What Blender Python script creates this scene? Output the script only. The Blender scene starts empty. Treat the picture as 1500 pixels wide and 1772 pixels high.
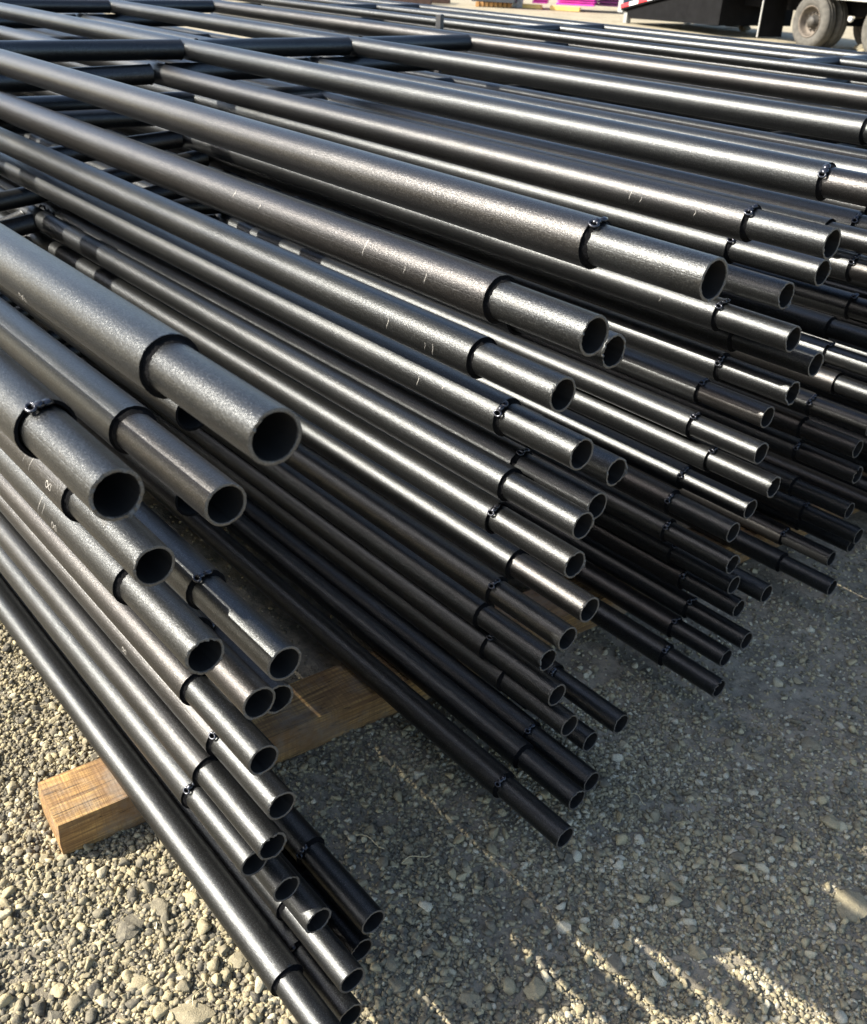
import bpy, bmesh, math, random
import numpy as np
from mathutils import Matrix, Vector

random.seed(7)
rng = np.random.default_rng(7)
scene = bpy.context.scene
col = scene.collection
PI = math.pi

# ------------------------------------------------------------------ camera
CAM_H = 1.59
R = [[0.639244, -0.408127, 0.651767], [0.76801, 0.295751, -0.568059], [0.039079, 0.863692, 0.502503]]
cam_data = bpy.data.cameras.new('camera')
cam = bpy.data.objects.new('camera', cam_data)
col.objects.link(cam)
M = Matrix(R).to_4x4()
M.translation = Vector((0, 0, CAM_H))
cam.matrix_world = M
cam_data.sensor_fit = 'HORIZONTAL'
cam_data.sensor_width = 36
cam_data.lens = 40.474
cam_data.clip_start = 0.02
cam_data.clip_end = 2000
cam_data.dof.use_dof = True
cam_data.dof.focus_distance = 1.55
cam_data.dof.aperture_fstop = 13.0
scene.camera = cam

# ------------------------------------------------------------------ light
SUN_TO = Vector((-0.84, -1.08, 1.0)).normalized()          # direction towards the sun
elev = math.asin(SUN_TO.z)
azim = math.atan2(SUN_TO.x, SUN_TO.y)
world = bpy.data.worlds.new('World')
scene.world = world
world.use_nodes = True
wn = world.node_tree.nodes
wl = world.node_tree.links
wn.clear()
sky = wn.new('ShaderNodeTexSky')
sky.sky_type = 'NISHITA'
sky.sun_disc = False
sky.sun_elevation = elev
sky.sun_rotation = azim
sky.altitude = 300
sky.air_density = 1.0
sky.dust_density = 2.2
sky.ozone_density = 0.6
bg = wn.new('ShaderNodeBackground')
bg.inputs['Strength'].default_value = 0.135
wo = wn.new('ShaderNodeOutputWorld')
wl.new(sky.outputs[0], bg.inputs[0])
wl.new(bg.outputs[0], wo.inputs[0])

sd = bpy.data.lights.new('sun', 'SUN')
sd.energy = 5.0
sd.angle = math.radians(0.53)
sd.color = (1.0, 0.945, 0.84)
so = bpy.data.objects.new('sun', sd)
col.objects.link(so)
so.rotation_euler = SUN_TO.to_track_quat('Z', 'Y').to_euler()
so.location = (-5, -10, 9)

scene.render.engine = 'CYCLES'
scene.view_settings.view_transform = 'Standard'
scene.view_settings.look = 'None'
scene.view_settings.gamma = 1.0
scene.view_settings.exposure = 1.36
scene.view_settings.use_curve_mapping = False


# ------------------------------------------------------------------ helpers
def tag(o, label=None, cat=None, group=None, kind=None):
    if label: o['label'] = label
    if cat: o['category'] = cat
    if group: o['group'] = group
    if kind: o['kind'] = kind
    return o


def link(name, me, parent=None, loc=None, rot=None):
    o = bpy.data.objects.new(name, me)
    col.objects.link(o)
    if parent is not None: o.parent = parent
    if loc is not None: o.location = loc
    if rot is not None: o.rotation_euler = rot
    return o


def mesh_from(verts, faces, mat=None, smooth=False, name='mesh'):
    me = bpy.data.meshes.new(name)
    me.from_pydata([tuple(v) for v in verts], [], faces)
    if mat: me.materials.append(mat)
    if smooth:
        me.polygons.foreach_set('use_smooth', [True] * len(me.polygons))
    me.update()
    return me


def bm_mesh(bm, mat=None, name='mesh', smooth=False):
    me = bpy.data.meshes.new(name)
    bm.normal_update()
    bm.to_mesh(me)
    bm.free()
    if mat: me.materials.append(mat)
    if smooth:
        me.polygons.foreach_set('use_smooth', [True] * len(me.polygons))
    return me


def add_box(bm, c, s, rz=0.0, bev=0.0, tilt=None):
    r = bmesh.ops.create_cube(bm, size=1.0)
    vs = r['verts']
    bmesh.ops.scale(bm, vec=s, verts=vs)
    if bev > 0:
        es = list({e for v in vs for e in v.link_edges})
        rr = bmesh.ops.bevel(bm, geom=es, offset=bev, segments=2, affect='EDGES', profile=0.5)
        vs = list({v for f in rr['faces'] for v in f.verts} | {v for v in vs if v.is_valid})
    if tilt: bmesh.ops.rotate(bm, cent=(0, 0, 0), matrix=Matrix.Rotation(tilt[0], 3, tilt[1]), verts=vs)
    if rz: bmesh.ops.rotate(bm, cent=(0, 0, 0), matrix=Matrix.Rotation(rz, 3, 'Z'), verts=vs)
    bmesh.ops.translate(bm, vec=c, verts=vs)
    return vs


def revolve(profile, seg=40, axis='x', jit=None, closed=False):
    """profile = [(x, r)], rings about the x axis; returns verts, faces"""
    V, F = [], []
    n = len(profile)
    for i, (x, r) in enumerate(profile):
        for k in range(seg):
            a = 2 * PI * k / seg
            dx = dr = 0
            if jit: dx, dr = jit(i, k, a)
            V.append((x + dx, (r + dr) * math.cos(a), (r + dr) * math.sin(a)))
    for i in range(n - 1):
        for k in range(seg):
            k2 = (k + 1) % seg
            F.append((i * seg + k, i * seg + k2, (i + 1) * seg + k2, (i + 1) * seg + k))
    return V, F


def shade_auto(me, ang=0.6):
    me.polygons.foreach_set('use_smooth', [True] * len(me.polygons))
    bm = bmesh.new()
    bm.from_mesh(me)
    for e in bm.edges:
        if len(e.link_faces) == 2 and e.calc_face_angle(0) > ang:
            e.smooth = False
    bm.to_mesh(me)
    bm.free()


# ------------------------------------------------------------------ materials
class NT:
    def __init__(s, name):
        s.m = bpy.data.materials.new(name)
        s.m.use_nodes = True
        s.t = s.m.node_tree
        s.n = s.t.nodes
        s.l = s.t.links
        s.b = s.n['Principled BSDF']

    def new(s, t, **kw):
        nd = s.n.new(t)
        for k, v in kw.items():
            setattr(nd, k, v)
        return nd

    def co(s, kind='Object'):
        if not hasattr(s, 'tc'): s.tc = s.new('ShaderNodeTexCoord')
        return s.tc.outputs[kind]

    def noise(s, scale, detail=4, rough=0.55, vec=None, dist=0.0):
        nd = s.new('ShaderNodeTexNoise')
        nd.inputs['Scale'].default_value = scale
        nd.inputs['Detail'].default_value = detail
        nd.inputs['Roughness'].default_value = rough
        nd.inputs['Distortion'].default_value = dist
        s.l.new(vec if vec is not None else s.co(), nd.inputs['Vector'])
        return nd.outputs['Fac']

    def ramp(s, fac, stops):
        nd = s.new('ShaderNodeValToRGB')
        e = nd.color_ramp.elements
        while len(e) < len(stops): e.new(0.5)
        for i, (p, c) in enumerate(stops):
            e[i].position = p
            e[i].color = (c[0], c[1], c[2], 1) if isinstance(c, (tuple, list)) else (c, c, c, 1)
        s.l.new(fac, nd.inputs[0])
        return nd.outputs[0]

    def mix(s, fac, a, b, mode='MIX'):
        nd = s.new('ShaderNodeMix', data_type='RGBA', blend_type=mode)
        for sock, v in ((nd.inputs[0], fac), (nd.inputs[6], a), (nd.inputs[7], b)):
            if isinstance(v, (int, float)): sock.default_value = v
            elif isinstance(v, (tuple, list)): sock.default_value = (v[0], v[1], v[2], 1)
            else: s.l.new(v, sock)
        return nd.outputs[2]

    def math(s, op, a, b=0.0, c=0.0):
        nd = s.new('ShaderNodeMath', operation=op)
        for i, v in enumerate((a, b, c)):
            if isinstance(v, (int, float)): nd.inputs[i].default_value = v
            else: s.l.new(v, nd.inputs[i])
        return nd.outputs[0]

    def mapping(s, vec, scale=(1, 1, 1), loc=(0, 0, 0), rot=(0, 0, 0)):
        nd = s.new('ShaderNodeMapping')
        nd.inputs['Scale'].default_value = scale
        nd.inputs['Location'].default_value = loc
        nd.inputs['Rotation'].default_value = rot
        s.l.new(vec, nd.inputs['Vector'])
        return nd.outputs[0]

    def bump(s, h, strength, dist, normal=None):
        nd = s.new('ShaderNodeBump')
        nd.inputs['Strength'].default_value = strength
        nd.inputs['Distance'].default_value = dist
        s.l.new(h, nd.inputs['Height'])
        if normal is not None: s.l.new(normal, nd.inputs['Normal'])
        return nd.outputs[0]

    def set(s, **kw):
        for k, v in kw.items():
            k = k.replace('_', ' ')
            if isinstance(v, (int, float)): s.b.inputs[k].default_value = v
            elif isinstance(v, (tuple, list)): s.b.inputs[k].default_value = (v[0], v[1], v[2], 1)
            else: s.l.new(v, s.b.inputs[k])
        return s


def pipe_material(name, base=(0.056, 0.0590, 0.0600), warm=(0.060, 0.0555, 0.053)):
    t = NT(name)
    oi = t.new('ShaderNodeObjectInfo')
    rnd = oi.outputs['Random']
    # each pipe gets its own patch of the textures
    off = t.new('ShaderNodeVectorMath', operation='ADD')
    cmb = t.new('ShaderNodeCombineXYZ')
    t.l.new(t.math('MULTIPLY', rnd, 37.0), cmb.inputs[0])
    t.l.new(t.math('MULTIPLY', rnd, 11.0), cmb.inputs[1])
    t.l.new(t.co('Object'), off.inputs[0])
    t.l.new(cmb.outputs[0], off.inputs[1])
    v = off.outputs[0]
    grain = t.noise(620, 2, 0.7, v)
    mid = t.noise(160, 3, 0.6, v)
    streak = t.noise(30, 4, 0.6, t.mapping(v, (0.25, 1.6, 1.6)))
    smudge = t.noise(7, 4, 0.6, t.mapping(v, (0.6, 2, 2)))
    c = t.mix(t.ramp(rnd, [(0.72, 0.0), (0.98, 0.9)]), base, warm)
    c = t.mix(t.ramp(smudge, [(0.45, 0.0), (0.75, 0.22)]), c, (0.13, 0.13, 0.125))
    c = t.mix(t.ramp(grain, [(0.38, 0.75), (0.62, 0.0)]), c, (0.02, 0.02, 0.02))
    c = t.mix(t.ramp(grain, [(0.58, 0.0), (0.75, 0.5)]), c, (0.22, 0.22, 0.22))
    # dust and pale scuffs
    scuff = t.noise(55, 5, 0.7, t.mapping(v, (0.35, 1, 1)), 0.6)
    c = t.mix(t.ramp(scuff, [(0.70, 0.0), (0.80, 0.35)]), c, (0.30, 0.28, 0.25))
    rough = t.math('ADD', t.math('MULTIPLY', smudge, 0.16), t.math('ADD', t.math('MULTIPLY', streak, 0.07), 0.235))
    mill = t.noise(260, 3, 0.6, t.mapping(v, (0.012, 1, 1)))
    drips = t.noise(22, 3, 0.5, t.mapping(v, (0.5, 1, 1)), 1.5)
    c = t.mix(t.ramp(drips, [(0.66, 0.0), (0.72, 0.5)]), c, (0.045, 0.043, 0.040))
    # longitudinal tube seam
    sep = t.new('ShaderNodeSeparateXYZ')
    t.l.new(t.co('Object'), sep.inputs[0])
    ang = t.math('ARCTAN2', sep.outputs[2], sep.outputs[1])
    da = t.math('ABSOLUTE', t.math('SUBTRACT', ang, t.math('SUBTRACT', t.math('MULTIPLY', rnd, 6.0), 3.0)))
    seam = t.ramp(da, [(0.0, 0.0), (0.03, 1.0)])
    n = t.bump(grain, 0.42, 0.0010)
    n = t.bump(mid, 0.16, 0.0012, n)
    n = t.bump(mill, 0.10, 0.0006, n)
    n = t.bump(seam, 0.2, 0.0005, n)
    t.set(Base_Color=c, Metallic=0.9, Roughness=rough, Normal=n)
    return t.m


MAT_PIPE = pipe_material('dark_steel_tube')
t = NT('bare_cut_edge')
n_ = t.noise(700, 3)
t.set(Base_Color=t.ramp(n_, [(0.3, (0.06, 0.057, 0.053)), (0.7, (0.15, 0.143, 0.13))]), Metallic=0.6, Roughness=0.55, Normal=t.bump(n_, 0.6, 0.001))
MAT_RIM = t.m
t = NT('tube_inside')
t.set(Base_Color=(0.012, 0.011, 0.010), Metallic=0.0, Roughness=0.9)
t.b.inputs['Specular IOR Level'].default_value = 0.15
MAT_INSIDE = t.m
t = NT('burnt_steel')
n_ = t.noise(400, 3)
t.set(Base_Color=(0.005, 0.005, 0.0055), Metallic=0.0, Roughness=0.9, Normal=t.bump(n_, 0.8, 0.002))
t.b.inputs['Specular IOR Level'].default_value = 0.06
MAT_BURNT = t.m
t = NT('weld_metal')
n_ = t.noise(300, 2)
t.set(Base_Color=(0.05, 0.052, 0.06), Metallic=0.85, Roughness=t.ramp(n_, [(0.3, 0.12), (0.7, 0.35)]), Normal=t.bump(n_, 0.5, 0.001))
MAT_WELD = t.m
t = NT('scratched_metal')
t.set(Base_Color=t.ramp(t.noise(500, 3), [(0.4, (0.16, 0.15, 0.14)), (0.6, (0.42, 0.40, 0.36))]), Metallic=0.3, Roughness=0.6)
MAT_SCRATCH = t.m

# rough sawn timber
t = NT('rough_sawn_timber')
v = t.mapping(t.co('Object'), (14, 1.4, 14))
g1 = t.noise(2.2, 6, 0.65, v, 1.2)
v2 = t.mapping(t.co('Object'), (120, 5, 120))
g2 = t.noise(1.5, 4, 0.6, v2)
v3 = t.mapping(t.co('Object'), (8, 210, 8))
saw = t.noise(1.0, 3, 0.6, v3)
blot = t.noise(5.0, 4, 0.6)
c = t.ramp(g1, [(0.3, (0.16, 0.08, 0.03)), (0.5, (0.42, 0.25, 0.085)), (0.7, (0.62, 0.41, 0.15))])
c = t.mix(t.ramp(g2, [(0.38, 0.85), (0.62, 0.0)]), c, (0.13, 0.065, 0.025))
c = t.mix(t.ramp(saw, [(0.38, 0.55), (0.58, 0.0)]), c, (0.17, 0.095, 0.04))
c = t.mix(t.ramp(blot, [(0.42, 0.0), (0.62, 0.75)]), c, (0.15, 0.085, 0.04))
crk = t.noise(2.0, 2, 0.5, t.mapping(t.co('Object'), (45, 1.1, 45)), 0.4)
crk = t.ramp(t.math('ABSOLUTE', t.math('SUBTRACT', crk, 0.5)), [(0.0, 1.0), (0.014, 0.0)])
c = t.mix(crk, c, (0.03, 0.018, 0.010))
grey = t.noise(9.0, 5, 0.7)
c = t.mix(t.ramp(grey, [(0.5, 0.0), (0.68, 0.6)]), c, (0.22, 0.19, 0.15))
n_ = t.bump(g2, 0.6, 0.004)
n_ = t.bump(saw, 0.5, 0.003, n_)
n_ = t.bump(crk, -0.8, 0.004, n_)
t.set(Base_Color=c, Roughness=0.82, Normal=n_)
MAT_WOOD = t.m

# ground: dusty crushed rock
t = NT('dusty_gravel_ground')
P = t.co('Object')
b1 = t.noise(3.0, 6, 0.6)
b2 = t.noise(38, 6, 0.65)
b3 = t.noise(260, 4, 0.65)
vor = t.new('ShaderNodeTexVoronoi')
vor.inputs['Scale'].default_value = 75
t.l.new(P, vor.inputs['Vector'])
vor2 = t.new('ShaderNodeTexVoronoi')
vor2.inputs['Scale'].default_value = 190
t.l.new(P, vor2.inputs['Vector'])
c = t.ramp(b2, [(0.3, (0.12, 0.104, 0.076)), (0.5, (0.235, 0.205, 0.145)), (0.72, (0.41, 0.358, 0.25))])
c = t.mix(t.ramp(b1, [(0.4, 0.0), (0.65, 0.5)]), c, (0.20, 0.18, 0.135))
c = t.mix(t.ramp(b3, [(0.35, 0.55), (0.6, 0.0)]), c, (0.13, 0.115, 0.09))
c = t.mix(t.ramp(vor.outputs['Distance'], [(0.35, 0.0), (0.7, 0.55)]), c, (0.12, 0.105, 0.085))
ln = t.new('ShaderNodeVectorMath', operation='LENGTH')
t.l.new(P, ln.inputs[0])
far = t.new('ShaderNodeMapRange')
far.inputs['From Min'].default_value = 4.0
far.inputs['From Max'].default_value = 9.0
t.l.new(ln.outputs['Value'], far.inputs['Value'])
big = t.noise(1.3, 8, 0.7)
c = t.mix(far.outputs[0], c, t.ramp(big, [(0.3, (0.15, 0.128, 0.08)), (0.55, (0.25, 0.215, 0.14)), (0.75, (0.35, 0.31, 0.21))]))
n_ = t.bump(b3, 0.7, 0.004)
n_ = t.bump(vor.outputs['Distance'], -0.6, 0.006, n_)
n_ = t.bump(vor2.outputs['Distance'], -0.5, 0.003, n_)
n_ = t.bump(b2, 0.5, 0.012, n_)
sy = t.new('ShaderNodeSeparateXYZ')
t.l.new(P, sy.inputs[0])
dusty = t.new('ShaderNodeMapRange')  # paler trodden dirt that also brightens the shaded side through its colour
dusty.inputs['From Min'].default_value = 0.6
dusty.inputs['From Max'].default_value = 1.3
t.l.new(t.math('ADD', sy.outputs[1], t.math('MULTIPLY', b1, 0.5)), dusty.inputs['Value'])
shade_lift = t.math('MULTIPLY', dusty.outputs[0], t.ramp(t.noise(14, 6, 0.7), [(0.38, 0.0), (0.62, 0.5)]))
c = t.mix(shade_lift, c, (0.46, 0.40, 0.30))
t.set(Base_Color=c, Roughness=0.95, Normal=n_)
t.b.inputs['Specular IOR Level'].default_value = 0.2
MAT_GROUND = t.m


def stone_material(name, attr=True):
    t = NT(name)
    if attr:
        a = t.new('ShaderNodeAttribute', attribute_name='tone')
        src = a.outputs['Fac']
    else:
        src = t.math('ADD', t.math('MULTIPLY', t.new('ShaderNodeObjectInfo').outputs['Random'], 0.55), 0.18)
    c = t.ramp(src, [(0.0, (0.055, 0.052, 0.045)), (0.3, (0.145, 0.13, 0.096)), (0.6, (0.30, 0.255, 0.155)), (0.85, (0.44, 0.37, 0.215)), (1.0, (0.54, 0.49, 0.36))])
    n1 = t.noise(120, 5, 0.7)
    n2 = t.noise(500, 3, 0.6)
    c = t.mix(t.ramp(n1, [(0.45, 0.0), (0.7, 0.4)]), c, (0.42, 0.37, 0.25))
    c = t.mix(t.ramp(n2, [(0.35, 0.4), (0.6, 0.0)]), c, (0.10, 0.09, 0.075))
    t.set(Base_Color=c, Roughness=0.92, Normal=t.bump(n2, 0.6, 0.0015, t.bump(n1, 0.5, 0.004)))
    t.b.inputs['Specular IOR Level'].default_value = 0.25
    return t.m


MAT_STONES = stone_material('crushed_rock')
MAT_ROCK = stone_material('single_rock', False)


def flat(name, colr, rough=0.6, metal=0.0, nscale=20, var=0.3, bump=0.0):
    t = NT(name)
    n_ = t.noise(nscale, 5, 0.6)
    dark = tuple(x * (1 - var) for x in colr)
    lite = tuple(min(1, x * (1 + var)) for x in colr)
    t.set(Base_Color=t.ramp(n_, [(0.3, dark), (0.7, lite)]), Roughness=rough, Metallic=metal)
    if bump: t.set(Normal=t.bump(n_, 0.5, bump))
    return t.m


# ------------------------------------------------------------------ ground
def value_noise(x, y, cell, seed):
    r = np.random.default_rng(seed).random((257, 257)).astype(np.float64)
    fx, fy = x / cell, y / cell
    ix, iy = np.floor(fx).astype(int), np.floor(fy).astype(int)
    tx, ty = fx - ix, fy - iy
    tx = tx * tx * (3 - 2 * tx)
    ty = ty * ty * (3 - 2 * ty)
    a = r[ix % 257, iy % 257]; b = r[(ix + 1) % 257, iy % 257]
    c = r[ix % 257, (iy + 1) % 257]; d = r[(ix + 1) % 257, (iy + 1) % 257]
    return (a * (1 - tx) + b * tx) * (1 - ty) + (c * (1 - tx) + d * tx) * ty - 0.5


def ground_h(x, y):
    h = value_noise(x, y, 1.1, 1) * 0.020 + value_noise(x, y, 0.31, 2) * 0.012
    near = np.clip(1 - np.hypot(x + 1, y - 1) / 5.0, 0, 1)
    h = h + near * (value_noise(x, y, 0.09, 3) * 0.010 + value_noise(x, y, 0.035, 4) * 0.005 + value_noise(x, y, 0.018, 5) * 0.0025)
    return h - 0.012


def build_ground():
    fine_x = np.arange(-3.2, 0.9, 0.0105)
    fine_y = np.arange(-0.4, 3.4, 0.0105)
    g = 0.02 * 1.23 ** np.arange(1, 46)
    xs = np.concatenate([(fine_x[0] - np.cumsum(g))[::-1], fine_x, fine_x[-1] + np.cumsum(g)])
    ys = np.concatenate([(fine_y[0] - np.cumsum(g))[::-1], fine_y, fine_y[-1] + np.cumsum(g)])
    Xg, Yg = np.meshgrid(xs, ys, indexing='ij')
    Zg = ground_h(Xg, Yg)
    nx, ny = Xg.shape
    co = np.stack([Xg, Yg, Zg], -1).reshape(-1, 3)
    idx = np.arange(nx * ny).reshape(nx, ny)
    q = np.stack([idx[:-1, :-1], idx[1:, :-1], idx[1:, 1:], idx[:-1, 1:]], -1).reshape(-1, 4)
    me = bpy.data.meshes.new('ground')
    me.vertices.add(len(co)); me.vertices.foreach_set('co', co.astype(np.float32).ravel())
    me.loops.add(q.size); me.loops.foreach_set('vertex_index', q.astype(np.int32).ravel())
    me.polygons.add(len(q)); me.polygons.foreach_set('loop_start', (np.arange(len(q)) * 4).astype(np.int32))
    me.update(calc_edges=True)
    me.polygons.foreach_set('use_smooth', np.ones(len(q), bool))
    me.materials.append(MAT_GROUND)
    o = link('ground', me)
    tag(o, kind='structure')
    return o


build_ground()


def ico_arrays(sub):
    bm = bmesh.new()
    bmesh.ops.create_icosphere(bm, subdivisions=sub, radius=1.0)
    bm.verts.ensure_lookup_table()
    V = np.array([v.co[:] for v in bm.verts])
    F = np.array([[v.index for v in f.verts] for f in bm.faces])
    bm.free()
    return V, F


def rand_rot(n):
    q = rng.normal(size=(n, 4)); q /= np.linalg.norm(q, axis=1)[:, None]
    w, x, y, z = q.T
    return np.stack([1 - 2 * (y * y + z * z), 2 * (x * y - z * w), 2 * (x * z + y * w), 2 * (x * y + z * w), 1 - 2 * (x * x + z * z), 2 * (y * z - x * w),
                     2 * (x * z - y * w), 2 * (y * z + x * w), 1 - 2 * (x * x + y * y)], -1).reshape(n, 3, 3)


def scatter(name, x, y, r, sub, label, sink=0.25, jitter=0.22):
    V, F = ico_arrays(sub)
    n = len(x)
    Rm = rand_rot(n)
    j = 1 + rng.normal(0, jitter, (n, len(V), 1)) * (0.6 if sub > 1 else 1.0)
    P0 = V[None] * np.clip(j, 0.55, 1.5)
    P0 = P0 * rng.uniform(0.65, 1.3, (n, 1, 3))
    for _ in range(5 if sub > 1 else 1):              # chipped flats
        nr = rng.normal(size=(n, 1, 3)); nr /= np.linalg.norm(nr, axis=2, keepdims=True)
        e = np.clip((P0 * nr).sum(-1, keepdims=True) - rng.uniform(0.25, 0.6, (n, 1, 1)), 0, None)
        P0 = P0 - nr * e * 0.95
    P0 = np.einsum('nij,nvj->nvi', Rm, P0)
    P0[..., 2] *= 0.8
    P0 = P0 * r[:, None, None]
    P0[..., 0] += x[:, None]; P0[..., 1] += y[:, None]
    P0[..., 2] += (ground_h(x, y) + r * sink * rng.uniform(0.2, 2.4, n))[:, None]
    # the part buried in the dirt is dropped
    Fa = F[None] + (np.arange(n) * len(V))[:, None, None]
    Fz = P0[np.arange(n)[:, None, None], F[None], 2].max(-1)
    keep = Fz > (ground_h(x, y) - 0.001)[:, None]
    Fa = Fa[keep]
    co = P0.reshape(-1, 3)
    used = np.zeros(len(co), bool); used[Fa.ravel()] = True
    remap = np.cumsum(used) - 1
    co = co[used]; Fa = remap[Fa]
    tone = np.repeat(np.clip(rng.beta(1.6, 1.6, n) + np.clip((y - 0.7) * 0.35, 0, 0.16), 0, 1), len(V))[used]  # stones paler towards +y, lifting the shaded side in their colour
    me = bpy.data.meshes.new(name)
    me.vertices.add(len(co)); me.vertices.foreach_set('co', co.astype(np.float32).ravel())
    me.loops.add(Fa.size); me.loops.foreach_set('vertex_index', Fa.astype(np.int32).ravel())
    me.polygons.add(len(Fa)); me.polygons.foreach_set('loop_start', (np.arange(len(Fa)) * 3).astype(np.int32))
    me.update(calc_edges=True)
    at = me.attributes.new('tone', 'FLOAT', 'POINT')
    at.data.foreach_set('value', tone.astype(np.float32))
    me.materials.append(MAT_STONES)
    o = link(name, me)
    tag(o, label, 'gravel', kind='stuff')
    return len(Fa)


def candidates(n):
    """ground points, denser near the camera and where the stack leaves the ground open"""
    x = rng.uniform(-3.0, 0.25, n * 12); y = rng.uniform(-0.15, 3.6, n * 12)
    d2 = x * x + y * y + CAM_H ** 2
    p = (2.9 / d2) ** 1.2
    p = np.where((x < -1.55) & (y > 0.75), p * 0.06, p)
    p = np.where((x < -1.15) & (y > 1.15), p * 0.25, p)
    # loose gravel on the left, trodden fines on the right
    patch = value_noise(x, y, 0.45, 9)
    fines = value_noise(x, y, 0.16, 11) + 0.6 * value_noise(x, y, 0.06, 12)
    loose = np.clip(1.1 - (y - 0.55) * 0.5 + patch * 0.9, 0.25, 1.0) * np.where(fines > 0.27, 0.35, 1.0)
    u = rng.random(len(x))
    k = u < p * loose
    x, y = x[k], y[k]
    Rm = np.array(R)
    pc = np.stack([x, y, np.full_like(x, -CAM_H)], 1) @ Rm          # camera space
    k = (np.abs(pc[:, 0] / -pc[:, 2]) < 0.445 * 1.22) & (np.abs(pc[:, 1] / -pc[:, 2]) < 0.526 * 1.2)
    x, y = x[k], y[k]
    if len(x) > n:
        i = rng.permutation(len(x))[:n]
        x, y = x[i], y[i]
    return x, y


tri = 0
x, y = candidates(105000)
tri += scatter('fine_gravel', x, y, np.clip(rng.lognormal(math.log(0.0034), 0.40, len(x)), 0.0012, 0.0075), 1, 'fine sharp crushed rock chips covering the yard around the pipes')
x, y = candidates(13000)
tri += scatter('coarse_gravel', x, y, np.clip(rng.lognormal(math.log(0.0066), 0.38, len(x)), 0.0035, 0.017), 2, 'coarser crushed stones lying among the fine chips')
print('gravel triangles', tri)

# bigger stones that can be told apart
ROCKS = [(-1.222, 0.361, 0.034), (-0.999, 0.376, 0.036), (-1.102, 0.332, 0.023), (-1.077, 0.403, 0.019), (-1.035, 0.486, 0.026), (-1.844, 0.47, 0.021), (-1.136, 0.193, 0.021), (-1.228, 0.429, 0.022),
         (-1.433, 0.245, 0.015), (-1.723, 0.444, 0.017), (-1.031, 0.43, 0.016), (-0.82, 0.68, 0.023), (-0.857, 0.695, 0.021), (-0.544, 1.642, 0.031), (-0.597, 1.62, 0.019), (-0.713, 1.444, 0.016),
         (-0.659, 0.869, 0.034), (-0.592, 1.528, 0.018), (-0.683, 1.249, 0.016), (-0.615, 1.229, 0.02), (-0.528, 1.153, 0.022), (-0.605, 0.973, 0.019), (-0.611, 1.014, 0.022), (-0.563, 1.034, 0.015),
         (-0.66, 1.024, 0.014), (-0.759, 1.69, 0.02), (-0.406, 1.48, 0.046), (-0.676, 1.075, 0.016), (-0.825, 1.104, 0.02), (-0.707, 1.82, 0.03), (-1.273, 0.96, 0.016), (-1.039, 0.924, 0.018),
         (-0.981, 0.912, 0.018), (-0.718, 0.764, 0.025)]
ROCK_LABELS = ['broad pale dusty clod in the sunlit gravel below the timber end',
    'widest pale flat clod at the bottom edge, left of the lowest pipe',
    'pale stone up and left of the flat clod at the bottom edge',
    'small pale stone just above the flat clod at the bottom edge',
    'pale stone tucked against the left side of the lowest pipe near its joint',
    'pale stone in the gravel above the timber end, near the left edge',
    'stone at the bottom edge nearest to the lower left corner',
    'pale stone between the broad clod and the lowest pipe',
    'small stone just below the front corner of the timber end',
    'small stone just above the back corner of the timber end',
    'small stone between the flat bottom clod and the lowest pipe',
    'pale stone at the shade edge just below the lowest pipe ends',
    'pale stone directly under the lowest pipe tip, above its neighbour at the shade edge',
    'large grey stone in the shade near the right edge, beside a bluish one',
    'bluish grey stone just left of the large stone near the right edge',
    'rounded grey stone in open shaded dirt below the rightmost low pipes', "largest grey stone at the bottom centre, below the lit streaks' left end",
    'small round stone just below the bluish grey stone near the right edge',
    'small stone alone in the middle of the shaded dirt',
    'longish stone just below the small one in the middle of the shaded dirt',
    'broad flat stone between the lit streaks at lower right',
    'stone touching the leftmost lit streak at bottom centre',
    'dark rounded stone touching the stone at the leftmost lit streak',
    'oval stone just right of the dark rounded stone at bottom centre',
    'small pale stone just above the dark rounded stone at bottom centre',
    'grey stone high in the shaded dirt, left of a larger one by the right side',
    'largest flat half-buried stone, at the right edge of the shaded ground',
    'small stone midway between the longest low pipe end and the bottom edge',
    'stone just below the open end of the lowest middle pipe',
    'larger stone high on the right side of the shaded dirt, near the low pipes',
    'grey stone in the gap just below the right part of the timber',
    'rounded grey stone in the gap between the two groups of low pipe ends',
    'rounded stone just below right of the other rounded stone in the gap',
    'round stone at the bottom edge, right of the lowest pipe ends']
from mathutils import noise as mnoise


def rock_mesh(r, seed):
    bm = bmesh.new()
    bmesh.ops.create_icosphere(bm, subdivisions=3, radius=1.0)
    rs = random.Random(seed)
    o = Vector((rs.uniform(0, 50), rs.uniform(0, 50), rs.uniform(0, 50)))
    sx, sy = rs.uniform(0.85, 1.25), rs.uniform(0.7, 1.0)
    planes = [(Vector((rs.gauss(0, 1), rs.gauss(0, 1), rs.gauss(0, 0.8))).normalized(), rs.uniform(0.5, 0.85)) for _ in range(12)]
    for v in bm.verts:
        p = v.co.copy()
        for nrm, d in planes:                   # chipped flats
            e = p.dot(nrm) - d
            if e > 0: p -= nrm * e * 0.85
        p *= 1 + 0.22 * mnoise.noise(p * 2.3 + o) + 0.10 * mnoise.noise(p * 5 + o) + 0.05 * mnoise.noise(p * 12 + o)
        v.co = Vector((p.x * sx * r, p.y * sy * r, p.z * (0.5 if r < 0.028 else 0.36) * r))
    return bm_mesh(bm, MAT_ROCK, 'stone', smooth=False)


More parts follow.
